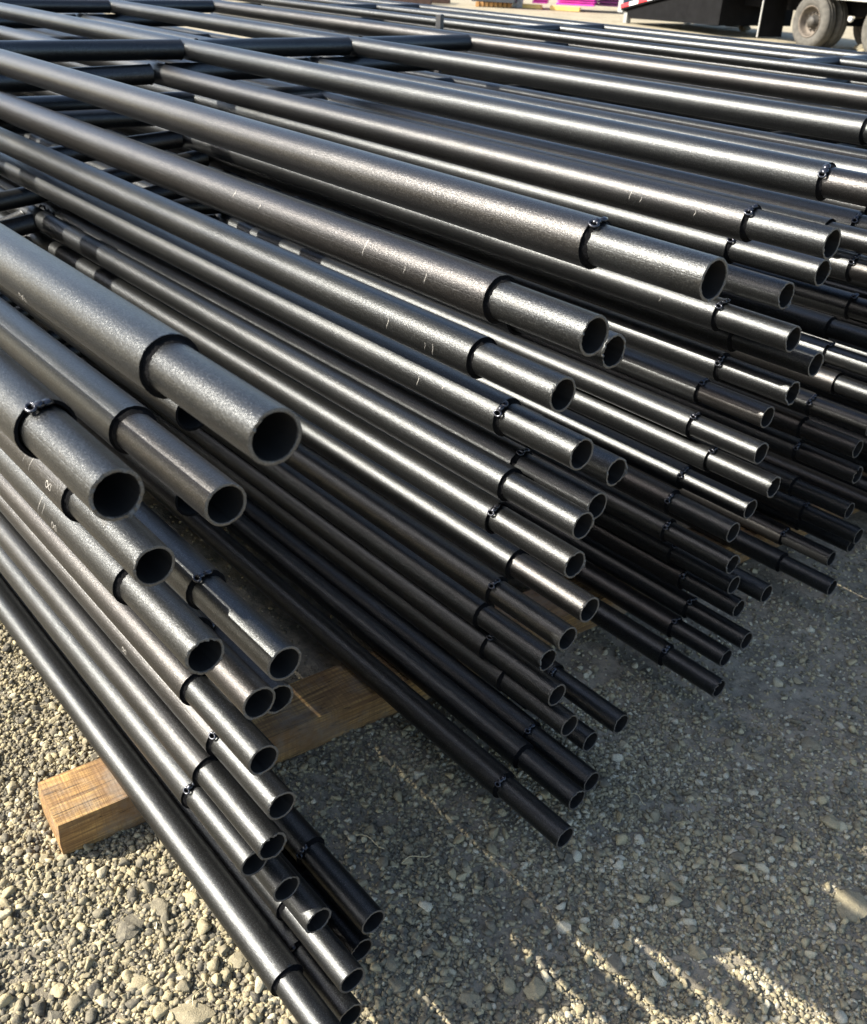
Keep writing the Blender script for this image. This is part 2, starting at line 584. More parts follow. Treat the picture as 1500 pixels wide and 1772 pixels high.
for i, (x, y, r) in enumerate(ROCKS):
    me = rock_mesh(r * 0.9, 100 + i)
    shade_auto(me, 0.45)
    z = float(ground_h(np.array([x]), np.array([y]))[0])
    o = link('stone', me, loc=(x, y, z + r * 0.10), rot=(0, 0, random.uniform(0, 6.28)))
    tag(o, ROCK_LABELS[i], 'stone', 'larger stones lying in the gravel')

# dry straw
t = NT('dry_straw')
t.set(Base_Color=(0.50, 0.42, 0.25), Roughness=0.7)
MAT_STRAW = t.m
STRAWS = [(-1.10, 0.83, 0.07, 0.4, 'pale straw lying loose in the dark gap between the pipe stacks'), (-1.01, 0.875, 0.06, 1.3, 'short straw lying on shaded gravel near the longest low pipe end'), (-1.02, 0.40, 0.05, 2.3, 'dry straw on the sunlit gravel at the bottom edge'),
          (-1.45, 0.27, 0.05, 2.8, 'thin curved straw lying in front of the timber end'), (-0.50, 1.95, 0.06, 0.9, 'long thin straw on the shaded dirt at the right edge'), (-0.84, 1.36, 0.04, 0.2, 'small straw beside the lone low pipe end on the right')]
for x, y, L, a, lab in STRAWS:
    pts = [Vector((L * (k / 6 - 0.5), 0.006 * math.sin(k * 0.9), 0.006 + 0.003 * math.sin(k * 0.7))) for k in range(7)]
    V, F = [], []
    for k, p in enumerate(pts):
        for q in range(5):
            b = 2 * PI * q / 5
            V.append((p.x, p.y + 0.0011 * math.cos(b), p.z + 0.0011 * math.sin(b)))
    for k in range(6):
        for q in range(5):
            F.append((k * 5 + q, k * 5 + (q + 1) % 5, (k + 1) * 5 + (q + 1) % 5, (k + 1) * 5 + q))
    z = float(ground_h(np.array([x]), np.array([y]))[0])
    tag(link('straw', mesh_from(V, F, MAT_STRAW, True), loc=(x, y, z + 0.006), rot=(0, random.uniform(-0.1, 0.1), a)), lab, 'straw', 'straws dropped on the ground')

# ------------------------------------------------------------------ timber bearers
def timber_mesh(w, h, L, seed):
    bm = bmesh.new()
    rs = random.Random(seed)
    ny = 60
    rings = []
    for i in range(ny + 1):
        yy = L * i / ny
        ring = []
        for (sx, sz, nxx, nzz) in ((-1, 0, 1, 0), (1, 0, 0, 1), (1, 1, -1, 0), (-1, 1, 0, -1)):
            for s in range(4):
                f = s / 4
                px = sx * w / 2 + nxx * w * f
                pz = sz * h + nzz * h * f
                if s == 0:
                    px -= 0.003 * sx * (1 if sx else 0); pz += 0.003 * (1 if sz == 0 else -1)
                d = 0.0026 * mnoise.noise(Vector((px * 40, yy * 14, pz * 40 + seed)))
                ring.append(bm.verts.new((px + d, yy + (0.004 * mnoise.noise(Vector((px * 30, i, pz * 30))) if i in (0, ny) else 0), pz + d)))
        rings.append(ring)
    for i in range(ny):
        for k in range(16):
            k2 = (k + 1) % 16
            bm.faces.new((rings[i][k], rings[i][k2], rings[i + 1][k2], rings[i + 1][k]))
    bm.faces.new(list(reversed(rings[0])))
    bm.faces.new(rings[-1])
    bmesh.ops.recalc_face_normals(bm, faces=bm.faces)
    return bm_mesh(bm, MAT_WOOD, 'timber')


def bearer(x, y, L, rz, label, h=0.094, w=0.142):
    o = link('timber_bearer', timber_mesh(w, h, L, int(abs(x) * 100)), loc=(x, y, -0.004), rot=(0, 0, rz))
    tag(o, label, 'timber', 'rough sawn timbers carrying the pipe stacks')
    return o


bearer(-1.515, 0.338, 2.95, -0.085, 'rough sawn yellow timber sticking out under the near pipe stack')
bearer(-4.0, 0.33, 3.0, 0.01, 'rough sawn timber hidden midway under the near pipe stack')
bearer(-6.4, 0.33, 3.0, -0.01, 'rough sawn timber under the far end of the near pipe stack')
bearer(-0.6, 3.12, 1.05, 0.01, 'rough timber under the right end of the far thin pipe stack')
bearer(-3.2, 3.12, 1.05, 0.01, 'rough timber midway under the far thin pipe stack')
bearer(-5.6, 3.12, 1.05, 0.01, 'rough timber under the left end of the far thin pipe stack')

# ------------------------------------------------------------------ pipe panels
RO, RI = 0.03015, 0.0262
IO, II = 0.02415, 0.0206
SEG = 56


def tube_mesh(L, ro, ri, back=0.0, name='tube', seg=SEG, burr=0.0, seed=0, end_in=0.03, rim_mat=None):
    """hollow tube, open end at x = 0, running back to x = -L"""
    rs = random.Random(seed)
    ph = [rs.uniform(0, 6.28) for _ in range(6)]
    a0 = rs.uniform(0, 6.28)

    def jit(i, k, a):
        if i in (3, 4, 5) and burr:
            w = burr * (0.35 * math.sin(2 * a + ph[0]) + 0.3 * math.sin(5 * a + ph[1]) + 0.25 * math.sin(11 * a + ph[2]) + 0.3 * math.sin(19 * a + ph[3]))
            d = (a - a0 + PI) % (2 * PI) - PI
            if abs(d) < 0.35: w += burr * 2.2 * (rs.random())
            return w, (0.0004 * rs.random() if i != 5 else 0)
        return 0, 0
    nseg = max(2, int(L / 1.2))
    prof = [(-L, ro), (-L * 0.5, ro), (-0.006, ro), (-0.0004, ro - 0.0001), (0.0, ro - 0.0007), (0.0, ri + 0.0005), (-0.0008, ri), (-end_in, ri), (-end_in * 3, ri)]
    V, F = revolve(prof, seg, jit=jit)
    me = mesh_from(V, F, MAT_PIPE, name=name)
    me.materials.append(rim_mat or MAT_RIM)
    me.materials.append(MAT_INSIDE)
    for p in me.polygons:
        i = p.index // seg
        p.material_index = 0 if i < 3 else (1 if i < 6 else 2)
    bm = bmesh.new(); bm.from_mesh(me)
    bmesh.ops.recalc_face_normals(bm, faces=bm.faces)
    for f in bm.faces: f.smooth = True
    for e in bm.edges:
        if len(e.link_faces) == 2 and e.calc_face_angle(0) > 0.7: e.smooth = False
    bm.to_mesh(me); bm.free()
    return me


RAIL_ME = [tube_mesh(6.25, RO, RI, seed=s, burr=0.0006, rim_mat=MAT_BURNT, name='rail_tube') for s in range(4)]
_ins = {}


def insert_mesh(L, s):
    key = (round(L, 2), s % 6)
    if key not in _ins:
        _ins[key] = tube_mesh(key[0] + 0.10, IO, II, seed=50 + s % 6, burr=0.0008 + 0.0012 * (s % 3 == 0), end_in=0.09, name='rail_insert')
    return _ins[key], key[0]


def ring_mesh(seed):
    """burnt, uneven ring where the insert leaves the rail"""
    rs = random.Random(seed)
    ph = [rs.uniform(0, 6.28) for _ in range(5)]
    prof = [(-0.004, RO - 0.0035), (0.0004, RO - 0.0030), (0.0020, RO - 0.0042), (0.0044, IO + 0.0008), (0.0062, IO + 0.0002)]

    def jit(i, k, a):
        w = 0.5 * math.sin(3 * a + ph[0]) + 0.4 * math.sin(7 * a + ph[1]) + 0.4 * math.sin(13 * a + ph[2]) + 0.3 * math.sin(23 * a + ph[3])
        return (0.0017 * w if i >= 2 else 0.0004 * w), 0.0003 * math.sin(9 * a + ph[4]) * (i < 3)
    V, F = revolve(prof, 56, jit=jit)
    me = mesh_from(V, F, MAT_BURNT, True, 'burnt_ring')
    return me


RING_ME = [ring_mesh(s) for s in range(5)]


def blob(bm, c, r, rs, sub=2):
    b = bmesh.ops.create_icosphere(bm, subdivisions=sub, radius=1.0)
    o = Vector((rs.uniform(0, 99), 0, 0))
    for v in b['verts']:
        p = v.co * (1 + 0.35 * mnoise.noise(v.co * 1.6 + o))
        v.co = Vector((p.x * r[0] + c[0], p.y * r[1] + c[1], p.z * r[2] + c[2]))


def bead_mesh(seed):
    """tack weld: a few overlapping blobs and one open loop, on the step, round +z"""
    rs = random.Random(seed)
    bm = bmesh.new()
    n = rs.choice((2, 2, 3))
    for k in range(n):
        a = PI / 2 + (k - (n - 1) / 2) * 0.30 + rs.uniform(-0.05, 0.05)
        rr = RO - 0.0015
        blob(bm, (0.0035 + rs.uniform(-0.002, 0.002), rr * math.cos(a), rr * math.sin(a)), (rs.uniform(0.0045, 0.0070), 0.0066, 0.0036), rs)
    # crater loop
    a = PI / 2 + 0.28 * (n + 1) / 2
    rr = RO - 0.0005
    cy, cz = rr * math.cos(a), rr * math.sin(a)
    nrm = Vector((0.25, math.cos(a), math.sin(a))).normalized()
    tx = nrm.cross(Vector((0, 1, 0.3))).normalized(); ty = nrm.cross(tx)
    N, K = 16, 7
    vs = []
    for i in range(N):
        b = 2 * PI * i / N
        cc = Vector((0.004, cy, cz)) + tx * math.cos(b) * 0.0058 + ty * math.sin(b) * 0.0042
        ax = (tx * math.cos(b) + ty * math.sin(b))
        vs.append([bm.verts.new(cc + ax * math.cos(2 * PI * k / K) * 0.0020 + nrm * math.sin(2 * PI * k / K) * 0.0020) for k in range(K)])
    for i in range(N):
        for k in range(K):
            bm.faces.new((vs[i][k], vs[(i + 1) % N][k], vs[(i + 1) % N][(k + 1) % K], vs[i][(k + 1) % K]))
    bmesh.ops.recalc_face_normals(bm, faces=bm.faces)
    return bm_mesh(bm, MAT_WELD, 'weld_bead', True)


BEAD_ME = [bead_mesh(s) for s in range(6)]

# y, z, x of the joint, x of the open end; one rail of each panel per column, top to bottom
COLS = {
    'L': [(0.3533, 1.2546, -0.772, -0.596), (0.2655, 1.1800, -0.866, -0.710), (0.4048, 1.0878, -1.002, -0.787), (0.3428, 1.0095, -1.016, -0.839), (0.3760, 0.8932, -0.985, -0.808), (0.4805, 0.8268, -1.010, -0.814), (0.4654, 0.7426, -1.031, -0.856), (0.5305, 0.6704, -1.095, -0.920), (0.4852, 0.6040, -1.081, -0.891), (0.5095, 0.4992, -1.062, -0.891), (0.4862, 0.4376, -1.073, -0.883), (0.4767, 0.3688, -1.105, -0.925), (0.5116, 0.3150, -1.068, -0.893), (0.5400, 0.2608, -1.025, -0.850), (0.5523, 0.1850, -0.951, -0.776), (0.6440, 0.1780, -1.031, -0.844), (0.4780, 0.1700, -0.848, -0.673), (0.5365, 0.1260, -0.906, -0.760), (0.6215, 0.1200, -1.022, -0.847)],
    'M': [(0.8949, 1.2926, -0.756, -0.588), (0.8211, 1.2167, -0.834, -0.680), (0.9831, 1.1328, -0.953, -0.778), (0.8835, 1.0974, -0.925, -0.771), (0.9481, 0.9885, -0.930, -0.781), (1.1026, 0.8898, -1.010, -0.835), (1.0965, 0.8200, -1.034, -0.858), (1.0355, 0.8169, -0.996, -0.832), (1.0395, 0.7384, -1.023, -0.841), (1.0919, 0.6272, -1.015, -0.839), (1.1075, 0.5273, -1.076, -0.890), (1.1366, 0.4237, -1.135, -0.954), (1.1346, 0.3623, -1.107, -0.919), (1.1452, 0.3019, -1.062, -0.887), (1.3349, 0.1905, -1.095, -0.901), (1.2745, 0.1559, -1.102, -0.927), (1.0648, 0.1291, -0.968, -0.797), (1.1594, 0.1220, -1.007, -0.853), (1.2208, 0.1200, -1.045, -0.869)],
    'K': [(1.5372, 1.2846, -0.837, -0.662), (1.4263, 1.2214, -0.888, -0.744), (1.6212, 1.1193, -1.036, -0.850), (1.5456, 1.0870, -1.041, -0.866), (1.5430, 1.0181, -0.985, -0.833), (1.6538, 0.9450, -1.012, -0.837), (1.6614, 0.8729, -1.035, -0.872), (1.7430, 0.7689, -1.123, -0.957), (1.6921, 0.7126, -1.094, -0.925), (1.7037, 0.6474, -1.042, -0.886), (1.7771, 0.5319, -1.149, -0.966), (1.7103, 0.5001, -1.125, -0.957), (1.7245, 0.4146, -1.130, -0.949), (1.7923, 0.3184, -1.146, -0.971), (1.8568, 0.2956, -1.094, -0.919), (1.8026, 0.2581, -1.108, -0.950), (1.8250, 0.1685, -1.093, -0.923), (1.7710, 0.1337, -1.091, -0.936), (1.6789, 0.1200, -1.042, -0.886)],
    'Q': [(2.1591, 1.2802, -1.110, -0.952), (1.9863, 1.2214, -0.918, -0.774), (2.1812, 1.1193, -1.066, -0.880), (2.0969, 1.0991, -1.047, -0.872), (2.0256, 1.0870, -1.071, -0.896), (2.0630, 1.0181, -1.015, -0.863), (2.1454, 1.0039, -1.054, -0.887), (2.1765, 0.9010, -1.051, -0.884), (2.3766, 0.7686, -1.189, -1.026), (2.3331, 0.7179, -1.157, -0.994), (2.3114, 0.6593, -1.100, -0.937), (2.2293, 0.6177, -1.112, -0.950), (2.2546, 0.5383, -1.134, -0.978), (2.2872, 0.4561, -1.147, -0.974), (2.3655, 0.3106, -1.170, -1.001), (2.4200, 0.2200, -1.150, -0.980), (2.4844, 0.1490, -1.182, -1.017), (2.4144, 0.1200, -1.186, -1.033), (2.2817, 0.1200, -1.109, -0.952)],
    'R': [(2.7000, 1.2800, -0.887, -0.712), (2.5736, 1.2214, -0.938, -0.794), (2.7338, 1.1193, -1.086, -0.900), (2.6759, 1.0870, -1.091, -0.916), (2.6901, 1.0181, -1.035, -0.883), (2.7662, 0.9450, -1.062, -0.887), (2.7921, 0.8729, -1.085, -0.922), (2.8899, 0.7689, -1.173, -1.007), (2.8043, 0.7050, -1.144, -0.975), (2.8347, 0.6474, -1.092, -0.936), (2.9238, 0.5319, -1.199, -1.016), (2.8224, 0.5001, -1.175, -1.007), (2.8558, 0.4146, -1.180, -0.999), (2.9388, 0.3184, -1.196, -1.021), (2.9985, 0.2956, -1.144, -0.969), (2.9145, 0.2581, -1.158, -1.000), (2.9714, 0.1685, -1.143, -0.973), (2.8828, 0.1337, -1.141, -0.986), (2.8109, 0.1200, -1.092, -0.936)],
}
ORD = ['topmost', 'second', 'third', 'fourth', 'fifth', 'sixth', 'seventh', 'eighth', 'ninth', 'tenth', 'eleventh', 'twelfth', 'thirteenth', 'fourteenth', 'fifteenth', 'sixteenth', 'seventeenth', 'eighteenth', 'bottom']


def cross_tube(p, q, r, trim, mat=MAT_PIPE, seg=28, name='upright'):
    """a tube between two rails, its ends coped into them"""
    d = (Vector(q) - Vector(p)); L = d.length
    V, F = [], []
    prof = [trim, trim + 0.003, L * 0.5, L - trim - 0.003, L - trim]
    for xi, xx in enumerate(prof):
        for k in range(seg):
            a = 2 * PI * k / seg
            cut = (1 - abs(math.sin(a))) * 0.0
            rr = r * (1.0 if 0 < xi < 4 else 1.06)
            V.append((xx, rr * math.cos(a), rr * math.sin(a)))
    for i in range(len(prof) - 1):
        for k in range(seg):
            F.append((i * seg + k, i * seg + (k + 1) % seg, (i + 1) * seg + (k + 1) % seg, (i + 1) * seg + k))
    me = mesh_from(V, F, mat, True, name)
    rot = d.to_track_quat('X', 'Z').to_euler()
    return me, rot


def scratch_mesh(r, a0, a1, w, thick=0.0003):
    """a thin scraped line round the tube"""
    V, F = [], []
    N = 14
    for i in range(N + 1):
        f = i / N
        a = a0 + (a1 - a0) * f
        ww = w * (0.25 + 0.75 * math.sin(PI * min(1, max(0.02, f))))
        off = 0.0015 * math.sin(f * 5)
        for dx, dr in ((-ww / 2, 0.0), (0, thick), (ww / 2, 0.0)):
            V.append((off + dx, (r + dr) * math.cos(a), (r + dr) * math.sin(a)))
    for i in range(N):
        for k in range(2):
            F.append((i * 3 + k, i * 3 + k + 1, (i + 1) * 3 + k + 1, (i + 1) * 3 + k))
    return mesh_from(V, F, MAT_SCRATCH, True, 'scratch')


# marks: column, index, metres behind the joint, (angles), width
MARKS = {('M', 1): [(-0.245, 2.25, 3.15, 0.0016), (-0.154, 2.85, 3.2, 0.0012), (-0.111, 2.75, 3.3, 0.0013), (-0.60, 2.4, 2.8, 0.0022), (-0.52, 2.6, 2.9, 0.0016)],
         ('M', 3): [(-0.178, 2.7, 3.3, 0.0014), (-0.073, 3.0, 3.6, 0.0014), (-0.09, 3.1, 3.5, 0.0010)],
         ('K', 1): [(-0.229, 2.4, 3.3, 0.0016), (-0.205, 2.9, 3.3, 0.0012), (-0.09, 2.9, 3.3, 0.0012)],
         ('M', 4): [(-0.176, 2.7, 3.3, 0.0014), (-0.117, 2.4, 2.8, 0.0030)],
         ('L', 3): [(-0.10, 2.2, 3.0, 0.0013), (-0.12, 2.3, 2.9, 0.0010)],
         ('L', 4): [(-0.24, 2.3, 3.2, 0.0013), (-0.225, 2.5, 3.1, 0.0010)],
         ('M', 2): [(-0.2, 2.6, 3.0, 0.0012)],
         ('Q', 1): [(-0.145, 2.5, 2.8, 0.0020)],
         ('K', 4): [(-0.068, 2.55, 2.8, 0.0045), (-0.12, 2.9, 3.2, 0.0012)]}


def chalk_mesh(seed):
    """a quick figure eight in pale paint marker, wrapped on the tube"""
    rs = random.Random(seed)
    V, F = [], []
    N = 26
    for i in range(N):
        t_ = 2 * PI * i / (N - 1)
        u0 = 0.0078 * math.cos(t_) + rs.uniform(-.0004, .0004)
        v0 = 0.0042 * math.sin(2 * t_) + rs.uniform(-.0004, .0004)
        du, dv = -0.0078 * math.sin(t_), 0.0084 * math.cos(2 * t_)
        m = math.hypot(du, dv); nu, nv = -dv / m, du / m
        w = 0.0007 * (0.6 + 0.5 * rs.random())
        for sg in (-1, 1):
            uu, vv = u0 + nu * w * sg, v0 + nv * w * sg
            a = vv / RO
            V.append((uu, (RO + 0.00015) * math.cos(a), (RO + 0.00015) * math.sin(a)))
    for i in range(N - 1):
        F.append((2 * i, 2 * i + 1, 2 * i + 3, 2 * i + 2))
    return mesh_from(V, F, MAT_SCRATCH, True, 'chalk_mark')


CHALK = {('L', 0): (-0.29, -2.80), ('L', 4): (-0.185, 3.05), ('L', 9): (-0.293, 2.95), ('L', 1): (-0.12, 2.3), ('L', 3): (-0.04, 2.8)}

# extra rails added inside the pile to block sun between the edge rails
SHADE_RAILS = {2: (0.616, 0.952, -1.28), 4: (0.5645, 0.854, -1.2), 8: (0.5466, 0.6039, -1.02), 10: (0.5956, 0.4604, -1.25), 12: (0.608, 0.286, -1.3)}
cnt = 0
for i in range(19):
    ys = {k: COLS[k][i] for k in 'LMKQR'}
    base = link('fence_panel', None, loc=(ys['M'][2], ys['M'][0], min(v[1] for v in ys.values()) - RO))
    if i == 0: lab = 'topmost welded dark steel pipe panel of the near stack, its rails fully sunlit'
    elif i == 18: lab = 'bottom dark steel pipe panel of the near stack, lying on the timber'
    else: lab = '%s dark steel pipe panel counted down from the top of the near stack' % ORD[i]
    tag(base, lab, 'fence panel', 'welded pipe fence panels piled in the near stack')
    bl = Vector(base.location)
    xm = sum(v[2] for v in ys.values()) / 5
    xoff = 0.03 * math.sin(i * 2.3)
    for ci, k in enumerate('LMKQR'):
        y, z, xj, xe = COLS[k][i]
        cnt += 1
        a = random.uniform(0, 6.28)
        o = link('rail', RAIL_ME[cnt % 4], base, loc=Vector((xj, y, z)) - bl, rot=(a * 0, 0, 0))
        me, L = insert_mesh(xe - xj, cnt)
        ins = link('rail_insert', me, o, loc=(xe - xj, 0, 0), rot=(a, 0, 0))
        if k in 'LMKQ' or i < 3:
            if cnt % 6: link('burnt_ring', RING_ME[cnt % 5], o, loc=(random.uniform(-0.001, 0.0015), 0, 0), rot=(a, 0, 0))
            if (cnt * 7) % 10 < 7:
                link('weld_bead', BEAD_ME[cnt % 6], o, loc=(0, 0, 0), rot=(random.uniform(-0.15, 0.75), 0, 0))
        for (dx, a0, a1, w) in MARKS.get((k, i), []):
            link('scratch', scratch_mesh(RO + 0.0001, a0, a1, w), o, loc=(dx, 0, 0))
    if i in SHADE_RAILS:
        y, z, xd = SHADE_RAILS[i]
        link('rail', RAIL_ME[i % 4], base, loc=Vector((xd, y, z)) - bl)  # added rail, there only for the shadow it casts
    for (k, ii), (dx, a) in CHALK.items():
        if ii == i:
            y, z, xj, xe = COLS[k][i]
            link('chalk_mark', chalk_mesh(i), base, loc=Vector((xj + dx, y, z)) - bl, rot=(a, 0, 0))
    # uprights welded between neighbouring rails, three rows seen plus the far end
    for row, xo in enumerate((-3.0, -4.93, -6.86)):
        xr = xo + xoff + (xm + 0.87) * 0.6
        for ka, kb in zip('LMKQ', 'MKQR'):
            p = (xr, COLS[ka][i][0], COLS[ka][i][1]); q = (xr, COLS[kb][i][0], COLS[kb][i][1])
            me, rot = cross_tube(p, q, 0.0285, RO * 0.96)
            link('upright', me, base, loc=Vector(p) - bl, rot=rot)

# ------------------------------------------------------------------ far stack of thinner pipe panels
R2 = 0.0205
V, F = revolve([(-6.4, R2), (-3, R2), (-0.001, R2), (0, R2 - 0.001), (0, R2 - 0.003), (-0.2, R2 - 0.003)], 28)
THIN_RAIL = mesh_from(V, F, MAT_PIPE, True, 'thin_rail')
for i in range(20):
    z = 1.28 - i * 0.0615
    dy = 0.012 * math.sin(i * 1.9) if i else 0
    dx = 0.05 * math.sin(i * 1.3) if i else 0
    base = link('fence_panel', None, loc=(-1.0, 3.6 + dy, z - R2))
    n = 'topmost' if i == 0 else ('bottom' if i == 19 else '%s from the top' % (ORD[i] if i < 18 else 'nineteenth'))
    tag(base, ('topmost thin dark pipe panel of the far stack, near the gravel yard' if i == 0 else 'thin dark pipe panel of the far stack, %s' % n), 'fence panel', 'thin pipe panels piled in the far stack')
    bl = Vector(base.location)
    ysr = (3.27 + dy, 3.61 + dy, 3.91 + dy)
    for y in ysr:
        link('rail', THIN_RAIL, base, loc=Vector((0.35 + dx, y, z)) - bl)
    if i < 6:
        for xr in (-2.03 + dx, -3.42 + dx, -4.80 + dx):
            for ya, yb in zip(ysr, ysr[1:]):
                me, rot = cross_tube((xr, ya, z), (xr, yb, z), R2 * 0.96, R2 * 0.8, seg=20)
                link('upright', me, base, loc=Vector((xr, ya, z)) - bl, rot=rot)

# stake standing between the two stacks
bm = bmesh.new()
add_box(bm, (0, 0, 0.655), (0.026, 0.026, 1.37), rz=0.3, bev=0.002)
tag(link('steel_stake', bm_mesh(bm, flat('stake_paint', (0.03, 0.03, 0.032), 0.5)), loc=(-3.51, 2.97, 0)), 'short black steel stake standing upright between the two pipe stacks', 'stake')

# ------------------------------------------------------------------ background yard
MAT_BLACK = flat('black_chassis_paint', (0.005, 0.005, 0.0055), 0.85, 0.0, 6, 0.4)
MAT_BLACK.node_tree.nodes['Principled BSDF'].inputs['Specular IOR Level'].default_value = 0.12
MAT_RUBBER = flat('dusty_rubber', (0.075, 0.07, 0.06), 0.9, 0.0, 9, 0.35, 0.004)
MAT_RIMD = flat('dusty_wheel_rim', (0.11, 0.09, 0.07), 0.7, 0.2, 8, 0.5)
MAT_HUB = flat('greasy_hub', (0.05, 0.045, 0.038), 0.6, 0.3, 12, 0.5)
MAT_ALU = flat('bare_aluminium', (0.62, 0.62, 0.60), 0.35, 0.7, 10, 0.15)
MAT_REDT = flat('red_reflective_tape', (0.55, 0.03, 0.04), 0.35, 0.0, 10, 0.1)
MAT_WHT = flat('white_reflective_tape', (0.78, 0.78, 0.76), 0.35, 0.0, 10, 0.08)
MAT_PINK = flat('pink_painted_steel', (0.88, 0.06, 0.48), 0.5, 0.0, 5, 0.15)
MAT_PINK_SHADED = flat('pink_steel_in_shade', (0.20, 0.012, 0.13), 0.45, 0.0, 5, 0.3)  # the pink paint darkened to purple, shade put into the colour
MAT_YWOOD = flat('fresh_yellow_timber', (0.62, 0.42, 0.13), 0.8, 0.0, 8, 0.2)
MAT_BROWN = flat('dark_brown_timber', (0.06, 0.032, 0.022), 0.8, 0.0, 8, 0.4)
MAT_OCHRE = flat('ochre_timber_end', (0.52, 0.27, 0.09), 0.8, 0.0, 8, 0.3)
MAT_DSTEEL = flat('blued_sheet_steel', (0.055, 0.07, 0.095), 0.45, 0.5, 3, 0.3)
MAT_MESH = flat('grey_grating', (0.30, 0.30, 0.29), 0.6, 0.3, 12, 0.4)

# --- flatbed trailer; local x runs along it towards the tail, local y towards the camera side
TX, TY = -12.45, 20.82
u = Vector((-0.966, 0.259, 0)).normalized()
tr_rot = math.atan2(u.y, u.x)
side = Vector((-u.y, u.x, 0))            # which side faces the camera
sgn = 1 if side.dot(Vector((-TX, -TY, 0))) > 0 else -1


def part(name, parent, mat, build, loc=(0, 0, 0), rot=(0, 0, 0), smooth=False):
    bm = bmesh.new()
    build(bm)
    return link(name, bm_mesh(bm, mat, name, smooth), parent, loc, rot)


trailer = link('flatbed_trailer', None, loc=(TX, TY, 0), rot=(0, 0, tr_rot))
tag(trailer, 'black flatbed trailer with dusty tyres and a lowered ramp edged in red and white tape', 'trailer')
S_ = sgn                                  # +S_ is towards the camera


def wheel_mesh_parts(parent, x, y):
    rad, wdt = 0.52, 0.27
    prof = [(-wdt / 2, 0.30), (-wdt / 2, 0.36), (-wdt / 2 + 0.0, 0.46), (-wdt / 2 + 0.03, rad - 0.02), (-wdt / 2 + 0.05, rad), (-0.05, rad + 0.003), (-0.045, rad - 0.012), (-0.035, rad - 0.012), (-0.03, rad + 0.003),
            (0.03, rad + 0.003), (0.035, rad - 0.012), (0.045, rad - 0.012), (0.05, rad + 0.003), (wdt / 2 - 0.05, rad), (wdt / 2 - 0.03, rad - 0.02), (wdt / 2, 0.46), (wdt / 2 + 0.006, 0.42), (wdt / 2, 0.36), (wdt / 2 - 0.02, 0.30), (wdt / 2 - 0.05, 0.285)]
    V, F = revolve(prof, 48)
    w = link('wheel', mesh_from([(0, 0, 0)], [], None, name='wheel'), parent, (x, y, rad - 0.01), (0, 0, PI / 2 * S_))
    # rim: deep dish
    V2, F2 = revolve([(wdt / 2 - 0.03, 0.30), (wdt / 2 - 0.005, 0.305), (wdt / 2 - 0.012, 0.285), (wdt / 2 - 0.05, 0.265), (wdt / 2 - 0.13, 0.25), (wdt / 2 - 0.15, 0.22), (wdt / 2 - 0.15, 0.12)], 40)
    w.data = mesh_from(V, F, MAT_RUBBER, True, 'tyre_body')
    w.name = 'wheel'
    link('rim', mesh_from(V2, F2, MAT_RIMD, True), w)
    bm = bmesh.new()
    for k in range(10):
        a = 2 * PI * k / 10
        r = bmesh.ops.create_cone(bm, cap_ends=True, segments=6, radius1=0.017, radius2=0.015, depth=0.04)
        bmesh.ops.rotate(bm, verts=r['verts'], cent=(0, 0, 0), matrix=Matrix.Rotation(PI / 2, 3, 'Y'))
        bmesh.ops.translate(bm, verts=r['verts'], vec=(wdt / 2 - 0.13, 0.168 * math.cos(a), 0.168 * math.sin(a)))
    tag(link('wheel_nuts', bm_mesh(bm, MAT_HUB, 'wheel_nuts'), w), kind='stuff')
    V3, F3 = revolve([(-0.1, 0.14), (wdt / 2 - 0.14, 0.14), (wdt / 2 - 0.13, 0.12), (wdt / 2 - 0.06, 0.11), (wdt / 2 - 0.03, 0.08), (wdt / 2 - 0.025, 0.0)], 24)
    link('hub', mesh_from(V3, F3, MAT_HUB, True), w)
    return w


for wx in (0.0, -1.95):
    wheel_mesh_parts(trailer, wx, 0.0)
    wheel_mesh_parts(trailer, wx, -S_ * 0.34)
    wheel_mesh_parts(trailer, wx, -S_ * 1.75)
part('axle', trailer, MAT_BLACK, lambda bm: [add_box(bm, (xx, -S_ * 1.0, 0.5), (0.14, 1.8, 0.14), bev=0.02) for xx in (0, -1.95)])
part('chassis', trailer, MAT_BLACK, lambda bm: [add_box(bm, (-0.6, -S_ * yy, 0.84), (7.6, 0.12, 0.38), bev=0.01) for yy in (0.62, 1.45)] + [add_box(bm, (xx, -S_ * 1.03, 0.86), (0.08, 0.7, 0.18)) for xx in (-3, -1.8, -0.6, 0.6, 1.8, 3)])
part('deck', trailer, MAT_BLACK, lambda bm: add_box(bm, (-0.6, -S_ * 1.03, 1.10), (8.0, 2.44, 0.07), bev=0.01))
for xa, xb in ((-4.2, -0.42), (0.42, 1.05)):
    part('side_rail', trailer, MAT_ALU, lambda bm: add_box(bm, ((xa + xb) / 2, S_ * 0.215, 1.03), (xb - xa, 0.05, 0.15), bev=0.01))
part('mud_flap', trailer, MAT_BLACK, lambda bm: add_box(bm, (1.42, -S_ * 0.17, 0.58), (0.02, 0.66, 0.96), bev=0.004), rot=(0, 0, 0))
part('flap_edge', trailer, MAT_ALU, lambda bm: add_box(bm, (1.435, S_ * 0.175, 0.58), (0.03, 0.025, 0.98), bev=0.004))
part('spring_hanger', trailer, MAT_HUB, lambda bm: [add_box(bm, (xx, -S_ * 0.55, 0.62), (0.12, 0.1, 0.4), bev=0.015) for xx in (-0.97, 0.8, -2.8)])
part('marker_lamp', trailer, MAT_WHT, lambda bm: bmesh.ops.create_uvsphere(bm, u_segments=12, v_segments=8, radius=0.055, matrix=Matrix.Translation((-1.0, S_ * 0.0, 0.62))), smooth=True)
